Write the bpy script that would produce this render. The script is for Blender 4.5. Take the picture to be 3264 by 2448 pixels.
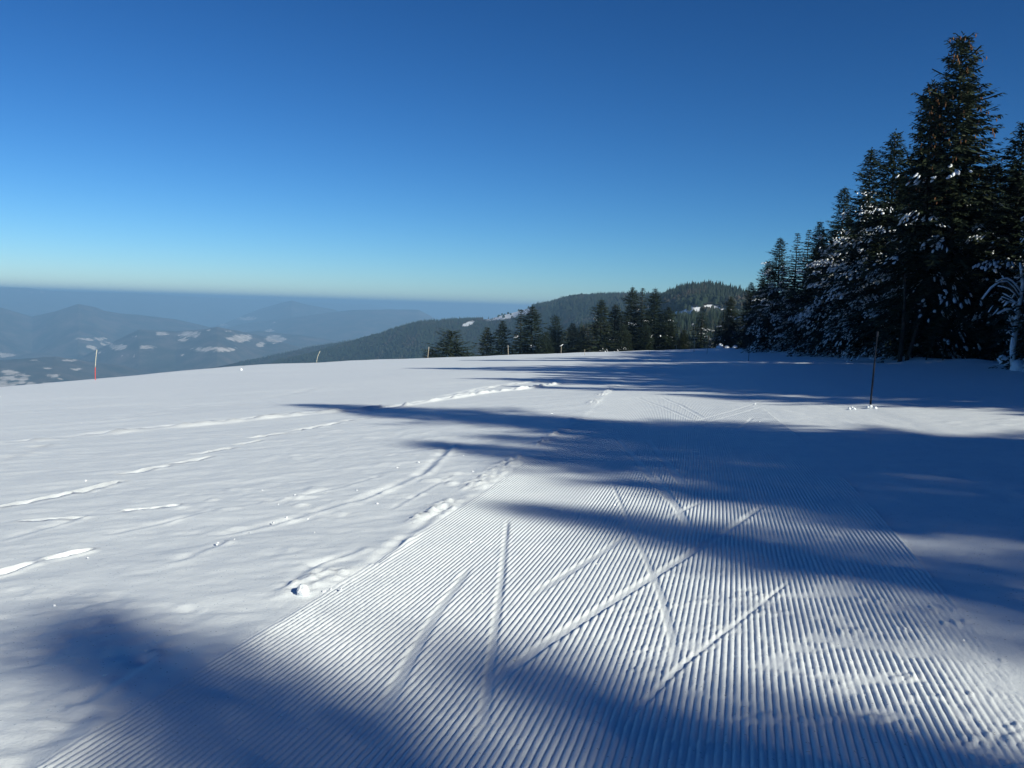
import bpy, math, random
import numpy as np
from mathutils import Matrix, Vector

for o in list(bpy.data.objects):
    bpy.data.objects.remove(o)
SC = bpy.context.scene
COL = SC.collection
random.seed(7)
RNG = np.random.default_rng(11)

# ------------------------------------------------------------------ camera
FPX = 887.0                      # focal length in pixels of a 1024 px wide picture
PITCH = math.radians(4.98)
ROLL = math.radians(1.86)
EYE = 1.7
F_ = np.array([0, math.cos(PITCH), -math.sin(PITCH)])
U0 = np.array([0, math.sin(PITCH), math.cos(PITCH)])
X0 = np.array([1.0, 0, 0])
R_ = math.cos(ROLL) * X0 + math.sin(ROLL) * U0
U_ = math.cos(ROLL) * U0 - math.sin(ROLL) * X0
cam = bpy.data.cameras.new('camera')
cam.sensor_width = 36.0
cam.lens = 36.0 * FPX / 1024
cam.clip_start = 0.05
cam.clip_end = 200000
camo = bpy.data.objects.new('camera', cam)
COL.objects.link(camo)
m = Matrix.Identity(4)
for i in range(3):
    m[i][0] = R_[i]; m[i][1] = U_[i]; m[i][2] = -F_[i]
camo.matrix_world = m
SC.camera = camo

# ------------------------------------------------------------------ light
SUN_AZ, SUN_EL = 135.0, 27.0     # clockwise from the view direction (+Y)
w = bpy.data.worlds.new('World'); SC.world = w; w.use_nodes = True
nt = w.node_tree; nt.nodes.clear()
sky = nt.nodes.new('ShaderNodeTexSky'); sky.sky_type = 'NISHITA'; sky.sun_disc = False
sky.sun_elevation = math.radians(SUN_EL); sky.sun_rotation = math.radians(SUN_AZ)
sky.altitude = 1800; sky.air_density = 1.0; sky.dust_density = 0.15; sky.ozone_density = 4.0
bg = nt.nodes.new('ShaderNodeBackground'); bg.inputs['Strength'].default_value = 0.065
wo = nt.nodes.new('ShaderNodeOutputWorld')
sp_ = nt.nodes.new('ShaderNodeSeparateColor'); cb_ = nt.nodes.new('ShaderNodeCombineColor')
nt.links.new(sky.outputs[0], sp_.inputs[0])
for ch, (gam, k) in enumerate(((1.78, .166), (1.45, .40), (1.35, .582))):
    pw = nt.nodes.new('ShaderNodeMath'); pw.operation = 'POWER'; pw.inputs[1].default_value = gam
    ml = nt.nodes.new('ShaderNodeMath'); ml.operation = 'MULTIPLY'; ml.inputs[1].default_value = k
    nt.links.new(sp_.outputs[ch], pw.inputs[0]); nt.links.new(pw.outputs[0], ml.inputs[0]); nt.links.new(ml.outputs[0], cb_.inputs[ch])
nt.links.new(cb_.outputs[0], bg.inputs[0])
nt.links.new(bg.outputs[0], wo.inputs[0])
sl = bpy.data.lights.new('sun', 'SUN'); sl.energy = 4.9; sl.angle = math.radians(0.53); sl.color = (1.0, 0.98, 0.83)
so = bpy.data.objects.new('sun', sl); COL.objects.link(so)
a_, e_ = math.radians(SUN_AZ), math.radians(SUN_EL)
sdir = Vector((math.sin(a_) * math.cos(e_), math.cos(a_) * math.cos(e_), math.sin(e_)))
so.rotation_euler = sdir.to_track_quat('Z', 'Y').to_euler()
so.location = sdir * 60
SC.view_settings.view_transform = 'Standard'; SC.view_settings.look = 'None'
SC.view_settings.exposure = 0.25; SC.view_settings.gamma = 1.0
try:
    SC.view_settings.use_curve_mapping = False
except Exception:
    pass
SC.cycles.volume_bounces = 1
SC.cycles.max_bounces = 8
SC.cycles.sample_clamp_indirect = 4

# ------------------------------------------------------------------ helpers
def tag(o, label=None, cat=None, group=None, kind=None):
    if label: o['label'] = label
    if cat: o['category'] = cat
    if group: o['group'] = group
    if kind: o['kind'] = kind
    return o

def link(name, data, parent=None):
    o = bpy.data.objects.new(name, data); COL.objects.link(o)
    if parent is not None: o.parent = parent
    return o

def npmesh(name, V, Fc, mat, smooth=True):
    """V (n,3) array, Fc (m,3) or (m,4) int array"""
    V = np.asarray(V, np.float32); Fc = np.asarray(Fc, np.int32)
    me = bpy.data.meshes.new(name); k = Fc.shape[1]
    me.vertices.add(len(V)); me.vertices.foreach_set('co', V.ravel())
    me.loops.add(Fc.size); me.loops.foreach_set('vertex_index', Fc.ravel())
    me.polygons.add(len(Fc))
    me.polygons.foreach_set('loop_start', np.arange(0, Fc.size, k, dtype=np.int32))
    me.polygons.foreach_set('use_smooth', np.full(len(Fc), smooth))
    me.update(calc_edges=True)
    me.materials.append(mat)
    return me

def gridfaces(nr, nc):
    i = np.arange(nr - 1)[:, None] * nc + np.arange(nc - 1)[None, :]
    i = i.ravel()
    return np.stack([i, i + 1, i + nc + 1, i + nc], 1)

def _h(ix, iy, s):
    n = (ix.astype(np.int64) * 374761393 + iy.astype(np.int64) * 668265263 + s * 974634777) & 0x7fffffff
    n = ((n ^ (n >> 13)) * 1274126177) & 0x7fffffff
    n = n ^ (n >> 16)
    return (n & 0xffff) / 32767.5 - 1.0

def noise(x, y, s=0):
    xi = np.floor(x); yi = np.floor(y); fx = x - xi; fy = y - yi
    fx = fx * fx * fx * (fx * (fx * 6 - 15) + 10); fy = fy * fy * fy * (fy * (fy * 6 - 15) + 10)
    xi = xi.astype(np.int64); yi = yi.astype(np.int64)
    a = _h(xi, yi, s); b = _h(xi + 1, yi, s); c = _h(xi, yi + 1, s); d = _h(xi + 1, yi + 1, s)
    return (a + (b - a) * fx) * (1 - fy) + (c + (d - c) * fx) * fy

def fbm(x, y, s=0, o=4):
    t = 0; a = 1.0; n = 0
    for i in range(o):
        t = t + a * noise(x * 2 ** i + 17.3 * i, y * 2 ** i - 9.1 * i, s + i); n += a; a *= 0.5
    return t / n

def sstep(a, b, x):
    t = np.clip((x - a) / (b - a), 0, 1); return t * t * (3 - 2 * t)

def ray(x, y):
    """x, y in the 2212 px wide view of the photograph"""
    f = FPX / 1024 * 2212
    return F_ + (x - 1106) / f * R_ - (y - 829.5) / f * U_

def project(P):
    f = FPX / 1024 * 2212
    d = P @ F_
    return 1106 + f * (P @ R_) / d, 829.5 - f * (P @ U_) / d

# ------------------------------------------------------------------ ground form
EY = np.array([-60, 0, 36, 60, 93, 116, 150, 185, 230, 330.0])
EX = np.array([-34, -27, -24, -25.5, -25, -14, 12, 38, 75, 170.0])

def ground0(X, Y):
    """broad form of the snowfield, eye at z = 0"""
    X = np.asarray(X, float); Y = np.asarray(Y, float)
    z = -EYE - 0.0417 * Y + 0.05 * np.minimum(X, 60)
    xe = np.interp(Y, EY, EX)
    d = np.maximum(xe - X, 0) * np.where(Y > 116, 0.8, 1.0)
    z = z - np.where(d < 12, 0.016 * d * d, 0.016 * 144 + 0.384 * (d - 12))
    # soft swells, stronger further out
    far = sstep(20, 70, Y)
    z = z + 0.10 * sstep(9, 30, np.hypot(X, Y)) * fbm(X / 14.0, Y / 9.0, 3, 3)
    wav = np.sin(Y / 2.6 + 1.6 * noise(X / 13.0, Y / 20.0, 5) + X * 0.05) * (0.5 + 0.5 * noise(X / 20.0, Y / 7.0, 8))
    z = z + 0.085 * far * np.exp(-((X - 22) / 26.0) ** 2) * wav
    # snow bank along the wood edge
    xb = np.interp(Y, [40, 60, 90, 140, 200], [27.5, 28.5, 31, 38, 56])
    z = z + 0.45 * sstep(30, 50, Y) * np.exp(-((X - xb) / 2.0) ** 2) * (0.7 + 0.5 * noise(X / 3.0, Y / 4.0, 12))
    return z

def at(x, y):
    """ground point seen at (x, y) of the photograph"""
    t = 0.8 * 1.004 ** np.arange(1500)
    for k in range(12):
        P = ray(x, y + k * 1.2)[None, :] * t[:, None]
        hit = np.nonzero(P[:, 2] <= ground0(P[:, 0], P[:, 1]))[0]
        if len(hit) and P[hit[0], 1] < 260:
            break
    i = hit[0] if len(hit) else 1100
    p = P[i]
    if i > 0:
        a = P[i - 1][2] - float(ground0(P[i - 1][0], P[i - 1][1])); b = float(ground0(p[0], p[1])) - p[2]
        p = P[i - 1] + (p - P[i - 1]) * (a / max(a + b, 1e-9))
    return p

# piste centre offset
VY = np.array([-60, 0, 6, 10, 17, 24, 45, 90, 150, 330.0])
XC = np.cumsum(np.concatenate([[0], np.diff(VY) * np.array([.27, .265, .24, .20, .175, .17, .19, .22, .25])]))
def xc(v):
    s = np.interp(v, VY, XC) - np.interp(10.45, VY, XC) - 0.22
    return s            # x of the piste's left edge at Y = v
vv = np.arange(-60, 330, 0.5); sm = xc(vv)
for _ in range(3): sm = np.convolve(np.pad(sm, 4, 'edge'), np.ones(9) / 9, 'valid')
def xl(v): return np.interp(v, vv[6:-6], sm[6:-6])
PW, GP = 4.3, 0.037

def seg_dist(X, Y, pts, reach):
    """distance to a polyline and the run along it, inf where far"""
    best = np.full(X.shape, 9e9); run = np.zeros(X.shape); acc = 0.0
    for (ax, ay), (bx, by) in zip(pts[:-1], pts[1:]):
        L = math.hypot(bx - ax, by - ay)
        mk = (X > min(ax, bx) - reach) & (X < max(ax, bx) + reach) & (Y > min(ay, by) - reach) & (Y < max(ay, by) + reach)
        idx = np.nonzero(mk)
        x = X[idx]; y = Y[idx]
        t = np.clip(((x - ax) * (bx - ax) + (y - ay) * (by - ay)) / (L * L), 0, 1)
        ex = x - ax - t * (bx - ax); ey = y - ay - t * (by - ay)
        d = np.hypot(ex, ey); b = best[idx]; r = run[idx]
        s = np.sign(ex * (by - ay) - ey * (bx - ax))
        up = d < np.abs(b)
        b[up] = (d * np.where(s == 0, 1, s))[up]; r[up] = (acc + t * L)[up]
        best[idx] = b; run[idx] = r; acc += L
    return best, run

def S(x, y): return (x * 2212 / 3264, y * 2212 / 3264)
# ski and skate tracks pressed across the corduroy (photo pixels of the 3264 px frame), half width, depth
TRACKS = [
    ([(1500, 1800), (1464, 1853), (1400, 1940), (1340, 2040), (1229, 2250), (1160, 2400)], 0.044, .008, 1),
    ([(1619, 1650), (1600, 1850), (1576, 2029), (1550, 2240), (1520, 2448)], 0.030, .008, 1),
    ([(2440, 1605), (2300, 1700), (2090, 1830), (1900, 1945), (1723, 2058), (1582, 2160), (1440, 2270)], 0.045, .012, -1),
    ([(2085, 1500), (2125, 1565), (2165, 1623), (2210, 1705)], 0.05, .012, 1),
    ([(1952, 1540), (2000, 1650), (2073, 1808), (2110, 1900), (2140, 2010), (2170, 2180)], 0.030, .005, 1),
    ([(2530, 1840), (2332, 1993), (2180, 2110), (2023, 2265), (1900, 2370)], 0.022, .009, -1),
    ([(2020, 1690), (1900, 1770), (1720, 1880), (1640, 1940)], 0.045, .006, 1),
    ([(2260, 1590), (2165, 1628), (2070, 1672)], 0.04, .010, -1),
    ([(2030, 1265), (2110, 1295), (2220, 1342)], 0.06, .016, 1),
    ([(2110, 1265), (2170, 1290), (2250, 1335)], 0.06, .016, 1),
    ([(2440, 1275), (2330, 1310), (2200, 1345)], 0.06, .018, -1),
    ([(2450, 1290), (2340, 1322), (2220, 1352)], 0.06, .016, -1),
    ([(2400, 1330), (2330, 1380)], 0.05, .012, -1),
    ([(1960, 1390), (2040, 1480), (2120, 1570), (2160, 1620)], 0.06, .014, 1),
    ([(2060, 1400), (2120, 1470), (2190, 1560)], 0.06, .012, 1),
    ([(3000, 2200), (3120, 2330), (3230, 2448)], 0.035, .006, 1),
]
# long scuffs in the untracked snow left of the piste
SCUFFS = [
    ([(700, 1700), (900, 1660), (1150, 1590), (1340, 1510), (1440, 1415)], 0.07, .030),
    ([(850, 1600), (1060, 1560), (1200, 1520)], 0.05, .016),
    ([(350, 1700), (520, 1665), (700, 1620), (930, 1590)], 0.05, .016),
    ([(0, 1720), (300, 1640), (560, 1615)], 0.06, .018),
    ([(905, 1870), (1000, 1800), (1140, 1755)], 0.05, .030),
    ([(1190, 1790), (1300, 1700), (1420, 1620)], 0.05, .030),
    ([(560, 1790), (700, 1730)], 0.05, .020),
    ([(250, 2240), (400, 2150), (460, 2100)], 0.05, .030),
    ([(40, 2440), (200, 2330), (240, 2290)], 0.07, .035),
    ([(1250, 1620), (1340, 1570), (1430, 1520)], 0.035, .018),
    ([(0, 1412), (170, 1398), (420, 1370), (700, 1345), (1000, 1315), (1180, 1300)], 0.15, .14),
    ([(1230, 1300), (1380, 1275), (1560, 1250), (1760, 1222)], 0.16, .15),
    ([(1420, 1262), (1560, 1232), (1700, 1215)], 0.15, .07),
    ([(0, 1320), (250, 1295)], 0.13, .06), ([(330, 1340), (600, 1300), (750, 1290)], .13, .05), ([(860, 1270), (1020, 1235)], .14, .06), ([(0, 1470), (130, 1420)], .10, .05), ([(680, 1295), (770, 1290)], .12, .06),
]
# boot and ski-shoe holes: start, end in photo pixels
HOLES = [((15, 1612), (210, 1575)), ((250, 1568), (380, 1535)), ((400, 1512), (530, 1487)), ((566, 1478), (668, 1458)),
         ((620, 1451), (736, 1428)), ((764, 1418), (832, 1405)), ((812, 1395), (902, 1382)), ((935, 1375), (1076, 1348)),
         ((1100, 1342), (1180, 1335)), ((0, 1830), (90, 1800)), ((165, 1780), (270, 1755)), ((1500, 1243), (1580, 1235)),
         ((1650, 1240), (1740, 1224)), ((420, 1625), (560, 1612)), ((80, 1660), (250, 1652))]

def pl(pts): return [tuple(at(*S(x, y))[:2]) for x, y in pts]

def detail(X, Y):
    """fine relief laid on the broad form: corduroy, tracks, scuffs, crumbs"""
    U = X - xl(Y)
    dist = np.hypot(X, Y)
    z = np.zeros(X.shape)
    near = 1 - sstep(14, 32, dist)
    fine = 1 - sstep(4.5, 10, dist)      # keeps relief coarser than the mesh it is laid on
    # ---- wind relief of the untracked snow
    off = 1 - sstep(-0.05, 0.15, U) * (1 - sstep(PW + 2.6, PW + 3.4, U))
    z += off * (0.016 * fbm((X * .8 + Y * .6) / 2.2, (Y * .8 - X * .6) / 0.6, 21, 4) + 0.010 * near * fbm(X / .30, Y / .16, 31, 4))
    lump = np.maximum(fbm(X / .33, Y / .24, 41, 2) - 0.42, 0)
    z += off * near * 0.07 * lump * sstep(-.2, .5, noise(X / 2.5, Y / 2.5, 44))
    # ---- corduroy
    on = sstep(0.0, 0.10, U) * (1 - sstep(PW - .02, PW + .02, U))
    ph = (U / GP) * math.pi
    g = np.abs(np.sin(ph)) ** 0.75
    wear = 1 - 0.75 * sstep(.25, .6, fbm(X / .28, Y / .16, 51, 3) + .25 * sstep(PW * .55, PW, U)) * (0.3 + .7 * sstep(PW * .4, PW * .8, U))
    wear *= 1 - .8 * sstep(PW - .5, PW - .1, U) * sstep(-.1, .2, noise(X / .8, Y / 1.7, 57))
    amp = 0.0098 * (1 - .55 * sstep(13, 24, Y)) * (1 + .15 * noise(X / .5, Y / .9, 61))
    z += on * (amp * wear * g + 0.003 * fbm(X / .03, Y / .045, 63, 2) * fine + 0.004 * fbm(X / .5, Y / .5, 65, 2))
    # bridges of snow across the grooves
    crumb = np.maximum(noise(X / .035, Y / .03, 71) * .5 + noise(X / .4, Y / .12, 73) - .62, 0)
    z += on * fine * 0.012 * np.minimum(crumb * 3, 1) * (.12 + .88 * sstep(PW * .35, PW * .7, U))
    # fainter second pass to the right
    on2 = sstep(PW, PW + .15, U) * (1 - sstep(PW + 2.3, PW + 2.6, U))
    z += on2 * (0.007 * g * sstep(-.2, .3, noise(X / .7, Y / 2.0, 75)) + 0.006 * near * fbm(X / .12, Y / .12, 77, 3))
    # step of the piste's rim, with broken slabs
    z += -0.014 * sstep(-0.06, 0.10, U) * (1 - sstep(PW + 2.3, PW + 2.7, U))
    rimw = 0.75 + .25 * noise(Y / 1.1, Y * 0 + 3.0, 81)
    rim = np.exp(-((U + 0.17) / (0.16 * rimw + .04)) ** 2) * sstep(-.25, .35, noise(Y / .9, Y * 0 + 7.7, 83) + .25)
    z += (1 - sstep(30, 60, dist)) * rim * (0.006 + 0.075 * np.abs(fbm(X / .11, Y / .08, 85, 3)) + .024 * fine * fbm(X / .05, Y / .05, 87, 2))
    # ---- churned patches left of the piste
    ch = off * near * sstep(.18, .5, fbm(X / 1.3 + .4 * Y, Y / .55, 45, 3) + .25 * np.exp(-((U + 1.1) / .8) ** 2))
    z += ch * .013 * fbm(X / .15, Y / .10, 47, 3)
    # ---- scuffs
    for pts, hw, dp in SCUFFS:
        P = pl(pts)
        d, run = seg_dist(X, Y, P, 0.8)
        a = np.abs(d); k = a < 0.8
        br = 0.35 + .65 * sstep(-.3, .3, noise(run[k] / .35, run[k] * 0, 91))
        zz = -dp * np.exp(-(a[k] / hw) ** 2) + .7 * dp * np.exp(-((d[k] - hw * 1.7) / (hw * .7)) ** 2)
        zz += .6 * dp * np.exp(-(a[k] / (hw * 2.2)) ** 2) * np.maximum(fbm(X[k] / .10, Y[k] / .08, 93, 2), 0)
        z[k] += zz * br
    # ---- holes
    for p0, p1 in HOLES:
        P = pl([p0, p1])
        d, run = seg_dist(X, Y, P, 0.7)
        a = np.abs(d); k = a < 0.7
        L = math.hypot(P[1][0] - P[0][0], P[1][1] - P[0][1])
        hw = min(.10, .05 + .01 * L)
        q = a[k] + .02 * noise(X[k] / .07, Y[k] / .07, 95)
        z[k] += -.05 * (1 - sstep(hw * .6, hw * 1.1, q)) + .016 * np.exp(-((q - hw * 1.5) / .03) ** 2)
    # ---- ski tracks
    for pts, hw, dp, sd in TRACKS:
        P = pl(pts)
        d, run = seg_dist(X, Y, P, 0.5)
        a = np.abs(d) + .004 * noise(X / .06, Y / .05, 99); k = a < 0.4
        L = sum(math.hypot(q[0] - p[0], q[1] - p[1]) for p, q in zip(P[:-1], P[1:]))
        fade = sstep(0, .3, run[k]) * sstep(0, .9, L - run[k])
        wv_ = hw * (.62 + .38 * run[k] / L)
        mk = (1 - sstep(wv_ * .7, wv_ * 1.15, a[k])) * fade * .82
        base = -0.014 + 0.003 - dp * .5 - .25 * dp * np.clip(d[k] * sd / hw, -1, 1)
        z[k] = z[k] * (1 - mk) + base * mk
        z[k] += fade * dp * .35 * np.exp(-((d[k] * sd - hw * 1.25) / (hw * .35)) ** 2) * (1 + .5 * noise(X[k] / .03, Y[k] / .03, 97))
        z[k] += fade * dp * .3 * np.exp(-((d[k] * sd + hw * 1.2) / (hw * .3)) ** 2)
    return z

def zat(x, y): return float(ground0(x, y))

# ------------------------------------------------------------------ materials
def mat(name, col, rough=0.8, spec=0.2):
    m = bpy.data.materials.new(name); m.use_nodes = True
    b = m.node_tree.nodes['Principled BSDF']
    b.inputs['Base Color'].default_value = (*col, 1); b.inputs['Roughness'].default_value = rough
    b.inputs['Specular IOR Level'].default_value = spec
    return m, m.node_tree, b

def ramp(nt, stops):
    r = nt.nodes.new('ShaderNodeValToRGB'); e = r.color_ramp.elements
    while len(e) < len(stops): e.new(0.5)
    for el, (p, c) in zip(e, stops):
        el.position = p; el.color = (*c, 1) if len(c) == 3 else c
    return r

def nz(nt, scale, detail=3, coord='Object', rough=.5):
    tc = nt.nodes.new('ShaderNodeTexCoord'); n = nt.nodes.new('ShaderNodeTexNoise')
    n.inputs['Scale'].default_value = scale; n.inputs['Detail'].default_value = detail; n.inputs['Roughness'].default_value = rough
    nt.links.new(tc.outputs[coord], n.inputs['Vector'])
    return n

SNOW, nt, b = mat('snow', (.80, .83, .87), .55, .25)
n1 = nz(nt, 3.0, 6); r = ramp(nt, [(.3, (.76, .80, .84)), (.7, (.82, .855, .88))])
nt.links.new(n1.outputs[0], r.inputs[0]); nt.links.new(r.outputs[0], b.inputs['Base Color'])
n2 = nz(nt, 45, 5, rough=.7); bp = nt.nodes.new('ShaderNodeBump'); bp.inputs['Strength'].default_value = .8; bp.inputs['Distance'].default_value = .006
nt.links.new(n2.outputs[0], bp.inputs['Height'])
n3 = nz(nt, 260, 2, rough=.8); bp2 = nt.nodes.new('ShaderNodeBump'); bp2.inputs['Strength'].default_value = .5; bp2.inputs['Distance'].default_value = .0015
nt.links.new(n3.outputs[0], bp2.inputs['Height']); nt.links.new(bp.outputs[0], bp2.inputs['Normal']); 
vo = nt.nodes.new('ShaderNodeTexVoronoi'); vo.inputs['Scale'].default_value = 110
tcv = nt.nodes.new('ShaderNodeTexCoord'); nt.links.new(tcv.outputs['Object'], vo.inputs['Vector'])
spc = nt.nodes.new('ShaderNodeSeparateColor'); nt.links.new(vo.outputs['Color'], spc.inputs[0])
gt = nt.nodes.new('ShaderNodeMath'); gt.operation = 'GREATER_THAN'; gt.inputs[1].default_value = .988; nt.links.new(spc.outputs[0], gt.inputs[0])
wn = nt.nodes.new('ShaderNodeTexWhiteNoise'); nt.links.new(vo.outputs['Position'], wn.inputs['Vector'])
vs = nt.nodes.new('ShaderNodeVectorMath'); vs.operation = 'MULTIPLY_ADD'; vs.inputs[1].default_value = (2.0, 2.0, 1.0); vs.inputs[2].default_value = (-1.0, -1.0, .1)
nt.links.new(wn.outputs['Color'], vs.inputs[0])
vn = nt.nodes.new('ShaderNodeVectorMath'); vn.operation = 'NORMALIZE'; nt.links.new(vs.outputs[0], vn.inputs[0])
nt.links.new(bp2.outputs[0], b.inputs['Normal'])
nt.links.new(gt.outputs[0], b.inputs['Coat Weight']); nt.links.new(vn.outputs[0], b.inputs['Coat Normal'])
b.inputs['Coat Roughness'].default_value = .16; b.inputs['Coat IOR'].default_value = 1.8

SNOWT, nt, b = mat('tree_snow', (.80, .83, .87), .6, .2)
n2 = nz(nt, 9, 4, rough=.7); bp = nt.nodes.new('ShaderNodeBump'); bp.inputs['Strength'].default_value = .8; bp.inputs['Distance'].default_value = .05
nt.links.new(n2.outputs[0], bp.inputs['Height']); nt.links.new(bp.outputs[0], b.inputs['Normal'])

def needle_mat(name, a, c, d):
    M, nt, b = mat(name, a, .65, .25)
    oi = nt.nodes.new('ShaderNodeObjectInfo')
    n = nz(nt, 1.3, 4); r = ramp(nt, [(.3, a), (.55, c), (.8, d)])
    ad = nt.nodes.new('ShaderNodeMath'); ad.operation = 'MULTIPLY_ADD'
    ad.inputs[1].default_value = .25; nt.links.new(oi.outputs['Random'], ad.inputs[0])
    sb = nt.nodes.new('ShaderNodeMath'); sb.operation = 'SUBTRACT'; sb.inputs[1].default_value = .12
    nt.links.new(n.outputs[0], sb.inputs[0]); nt.links.new(sb.outputs[0], ad.inputs[2])
    nt.links.new(ad.outputs[0], r.inputs[0]); nt.links.new(r.outputs[0], b.inputs['Base Color'])
    return M
NEEDLE = needle_mat('spruce_needles', (.012, .023, .014), (.024, .037, .018), (.045, .048, .022))
BARK, nt, b = mat('bark', (.10, .08, .065), .9, .1)
n = nz(nt, 6, 5); r = ramp(nt, [(.35, (.03, .025, .02)), (.7, (.09, .075, .06))]); nt.links.new(n.outputs[0], r.inputs[0]); nt.links.new(r.outputs[0], b.inputs['Base Color'])
CONE, _, _ = mat('cone_brown', (.16, .075, .035), .8)
WOODP, nt, b = mat('weathered_stake', (.50, .43, .34), .8)
n = nz(nt, 12, 4); r = ramp(nt, [(.35, (.36, .30, .24)), (.7, (.58, .52, .42))]); nt.links.new(n.outputs[0], r.inputs[0]); nt.links.new(r.outputs[0], b.inputs['Base Color'])
REDP, _, _ = mat('red_paint', (.62, .07, .05), .5)
WHITEP, _, _ = mat('pale_cane', (.62, .58, .45), .6)
DARKP, _, _ = mat('dark_pole', (.012, .016, .026), .7, .1)
ORANGEP, _, _ = mat('orange_top', (.55, .27, .10), .6)

# far country: dark woods, pale fields by attribute
LAND, nt, b = mat('far_country', (.05, .05, .04), .95, .0)
at_ = nt.nodes.new('ShaderNodeAttribute'); at_.attribute_name = 'field'
n = nz(nt, .004, 6, rough=.65); r = ramp(nt, [(.3, (.032, .044, .036)), (.48, (.070, .066, .055)), (.68, (.16, .125, .108))])
nt.links.new(n.outputs[0], r.inputs[0])
nf = nz(nt, .010, 5, rough=.7)
mul = nt.nodes.new('ShaderNodeMath'); mul.operation = 'MULTIPLY_ADD'; mul.inputs[1].default_value = 2.2
nt.links.new(nf.outputs[0], mul.inputs[0])
m0 = nt.nodes.new('ShaderNodeMath'); m0.operation = 'MULTIPLY_ADD'; m0.inputs[1].default_value = 1.0; m0.inputs[2].default_value = -1.62
nt.links.new(at_.outputs['Fac'], m0.inputs[0]); nt.links.new(m0.outputs[0], mul.inputs[2])
rf = ramp(nt, [(.02, (0, 0, 0)), (.30, (1, 1, 1))]); nt.links.new(mul.outputs[0], rf.inputs[0])
nc = nz(nt, .02, 3); rc = ramp(nt, [(.35, (.38, .33, .29)), (.7, (.68, .62, .57))]); nt.links.new(nc.outputs[0], rc.inputs[0])
mx = nt.nodes.new('ShaderNodeMix'); mx.data_type = 'RGBA'
nt.links.new(rf.outputs[0], mx.inputs['Factor']); nt.links.new(r.outputs[0], mx.inputs['A']); nt.links.new(rc.outputs[0], mx.inputs['B'])
nt.links.new(mx.outputs['Result'], b.inputs['Base Color'])

HILLG, nt, b = mat('hill_ground', (.06, .05, .04), .95, .0)
at_ = nt.nodes.new('ShaderNodeAttribute'); at_.attribute_name = 'field'
n = nz(nt, .02, 5); r = ramp(nt, [(.35, (.020, .024, .016)), (.7, (.055, .042, .033))]); nt.links.new(n.outputs[0], r.inputs[0])
nf = nz(nt, .06, 4, rough=.7)
m0 = nt.nodes.new('ShaderNodeMath'); m0.operation = 'ADD'; nt.links.new(at_.outputs['Fac'], m0.inputs[0]); nt.links.new(nf.outputs[0], m0.inputs[1])
rf = ramp(nt, [(.0, (0, 0, 0)), (1.0, (1, 1, 1))]); rf.color_ramp.elements[0].position = .93; rf.color_ramp.elements[1].position = 1.0
nt.links.new(m0.outputs[0], rf.inputs[0])
mx = nt.nodes.new('ShaderNodeMix'); mx.data_type = 'RGBA'; mx.inputs['B'].default_value = (.8, .82, .85, 1)
nt.links.new(rf.outputs[0], mx.inputs['Factor']); nt.links.new(r.outputs[0], mx.inputs['A']); nt.links.new(mx.outputs['Result'], b.inputs['Base Color'])

HTREE, nt, b = mat('hill_trees', (.03, .045, .025), .8, .1)
n = nz(nt, .012, 5, rough=.7); r = ramp(nt, [(.35, (.014, .024, .014)), (.52, (.022, .032, .018)), (.66, (.046, .036, .028))])
nt.links.new(n.outputs[0], r.inputs[0]); nt.links.new(r.outputs[0], b.inputs['Base Color'])

# ------------------------------------------------------------------ snow ground
def build_ground():
    t = [-60, -45, -32, -22, -15, -10, -6, -3, -1, 0.4, 1.2]
    v = 1.7
    while v < 340:
        t.append(v)
        v += max(.022, .0063 * v) if v < 70 else .014 * v - .53
    T = np.array(t)
    right = [PW]
    s = .035
    while right[-1] < 240:
        right.append(right[-1] + s)
        if right[-1] > PW + 2.6: s *= 1.055
    left = [0.0]; s = .025
    while left[-1] > -190:
        left.append(left[-1] - s)
        if left[-1] < -3.5: s *= 1.028
    ng = int(round(PW / GP)); mid = np.arange(1, ng * 6) * GP / 6
    Uc = np.concatenate([np.array(left[::-1]), mid, np.array(right)])
    UU, VV = np.meshgrid(Uc, T)
    X = UU + xl(VV); Y = VV
    Z = ground0(X, Y) + detail(X, Y)
    Vt = np.stack([X, Y, Z], -1).reshape(-1, 3)
    o = link('snow_ground', npmesh('snow_ground', Vt, gridfaces(*UU.shape), SNOW))
    tag(o, 'snowfield with a groomed corduroy piste and long blue tree shadows', kind='structure')
    return len(Vt)
NG = build_ground()

# ------------------------------------------------------------------ far country
def prof(pts):
    """photo (x, y, distance) -> tan azimuth, distance, z"""
    out = []
    for x, y, D in pts:
        d = ray(x, y); h = math.hypot(d[0], d[1])
        out.append((math.atan2(d[0], d[1]), D, d[2] / h * D))
    return np.array(out).T

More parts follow.
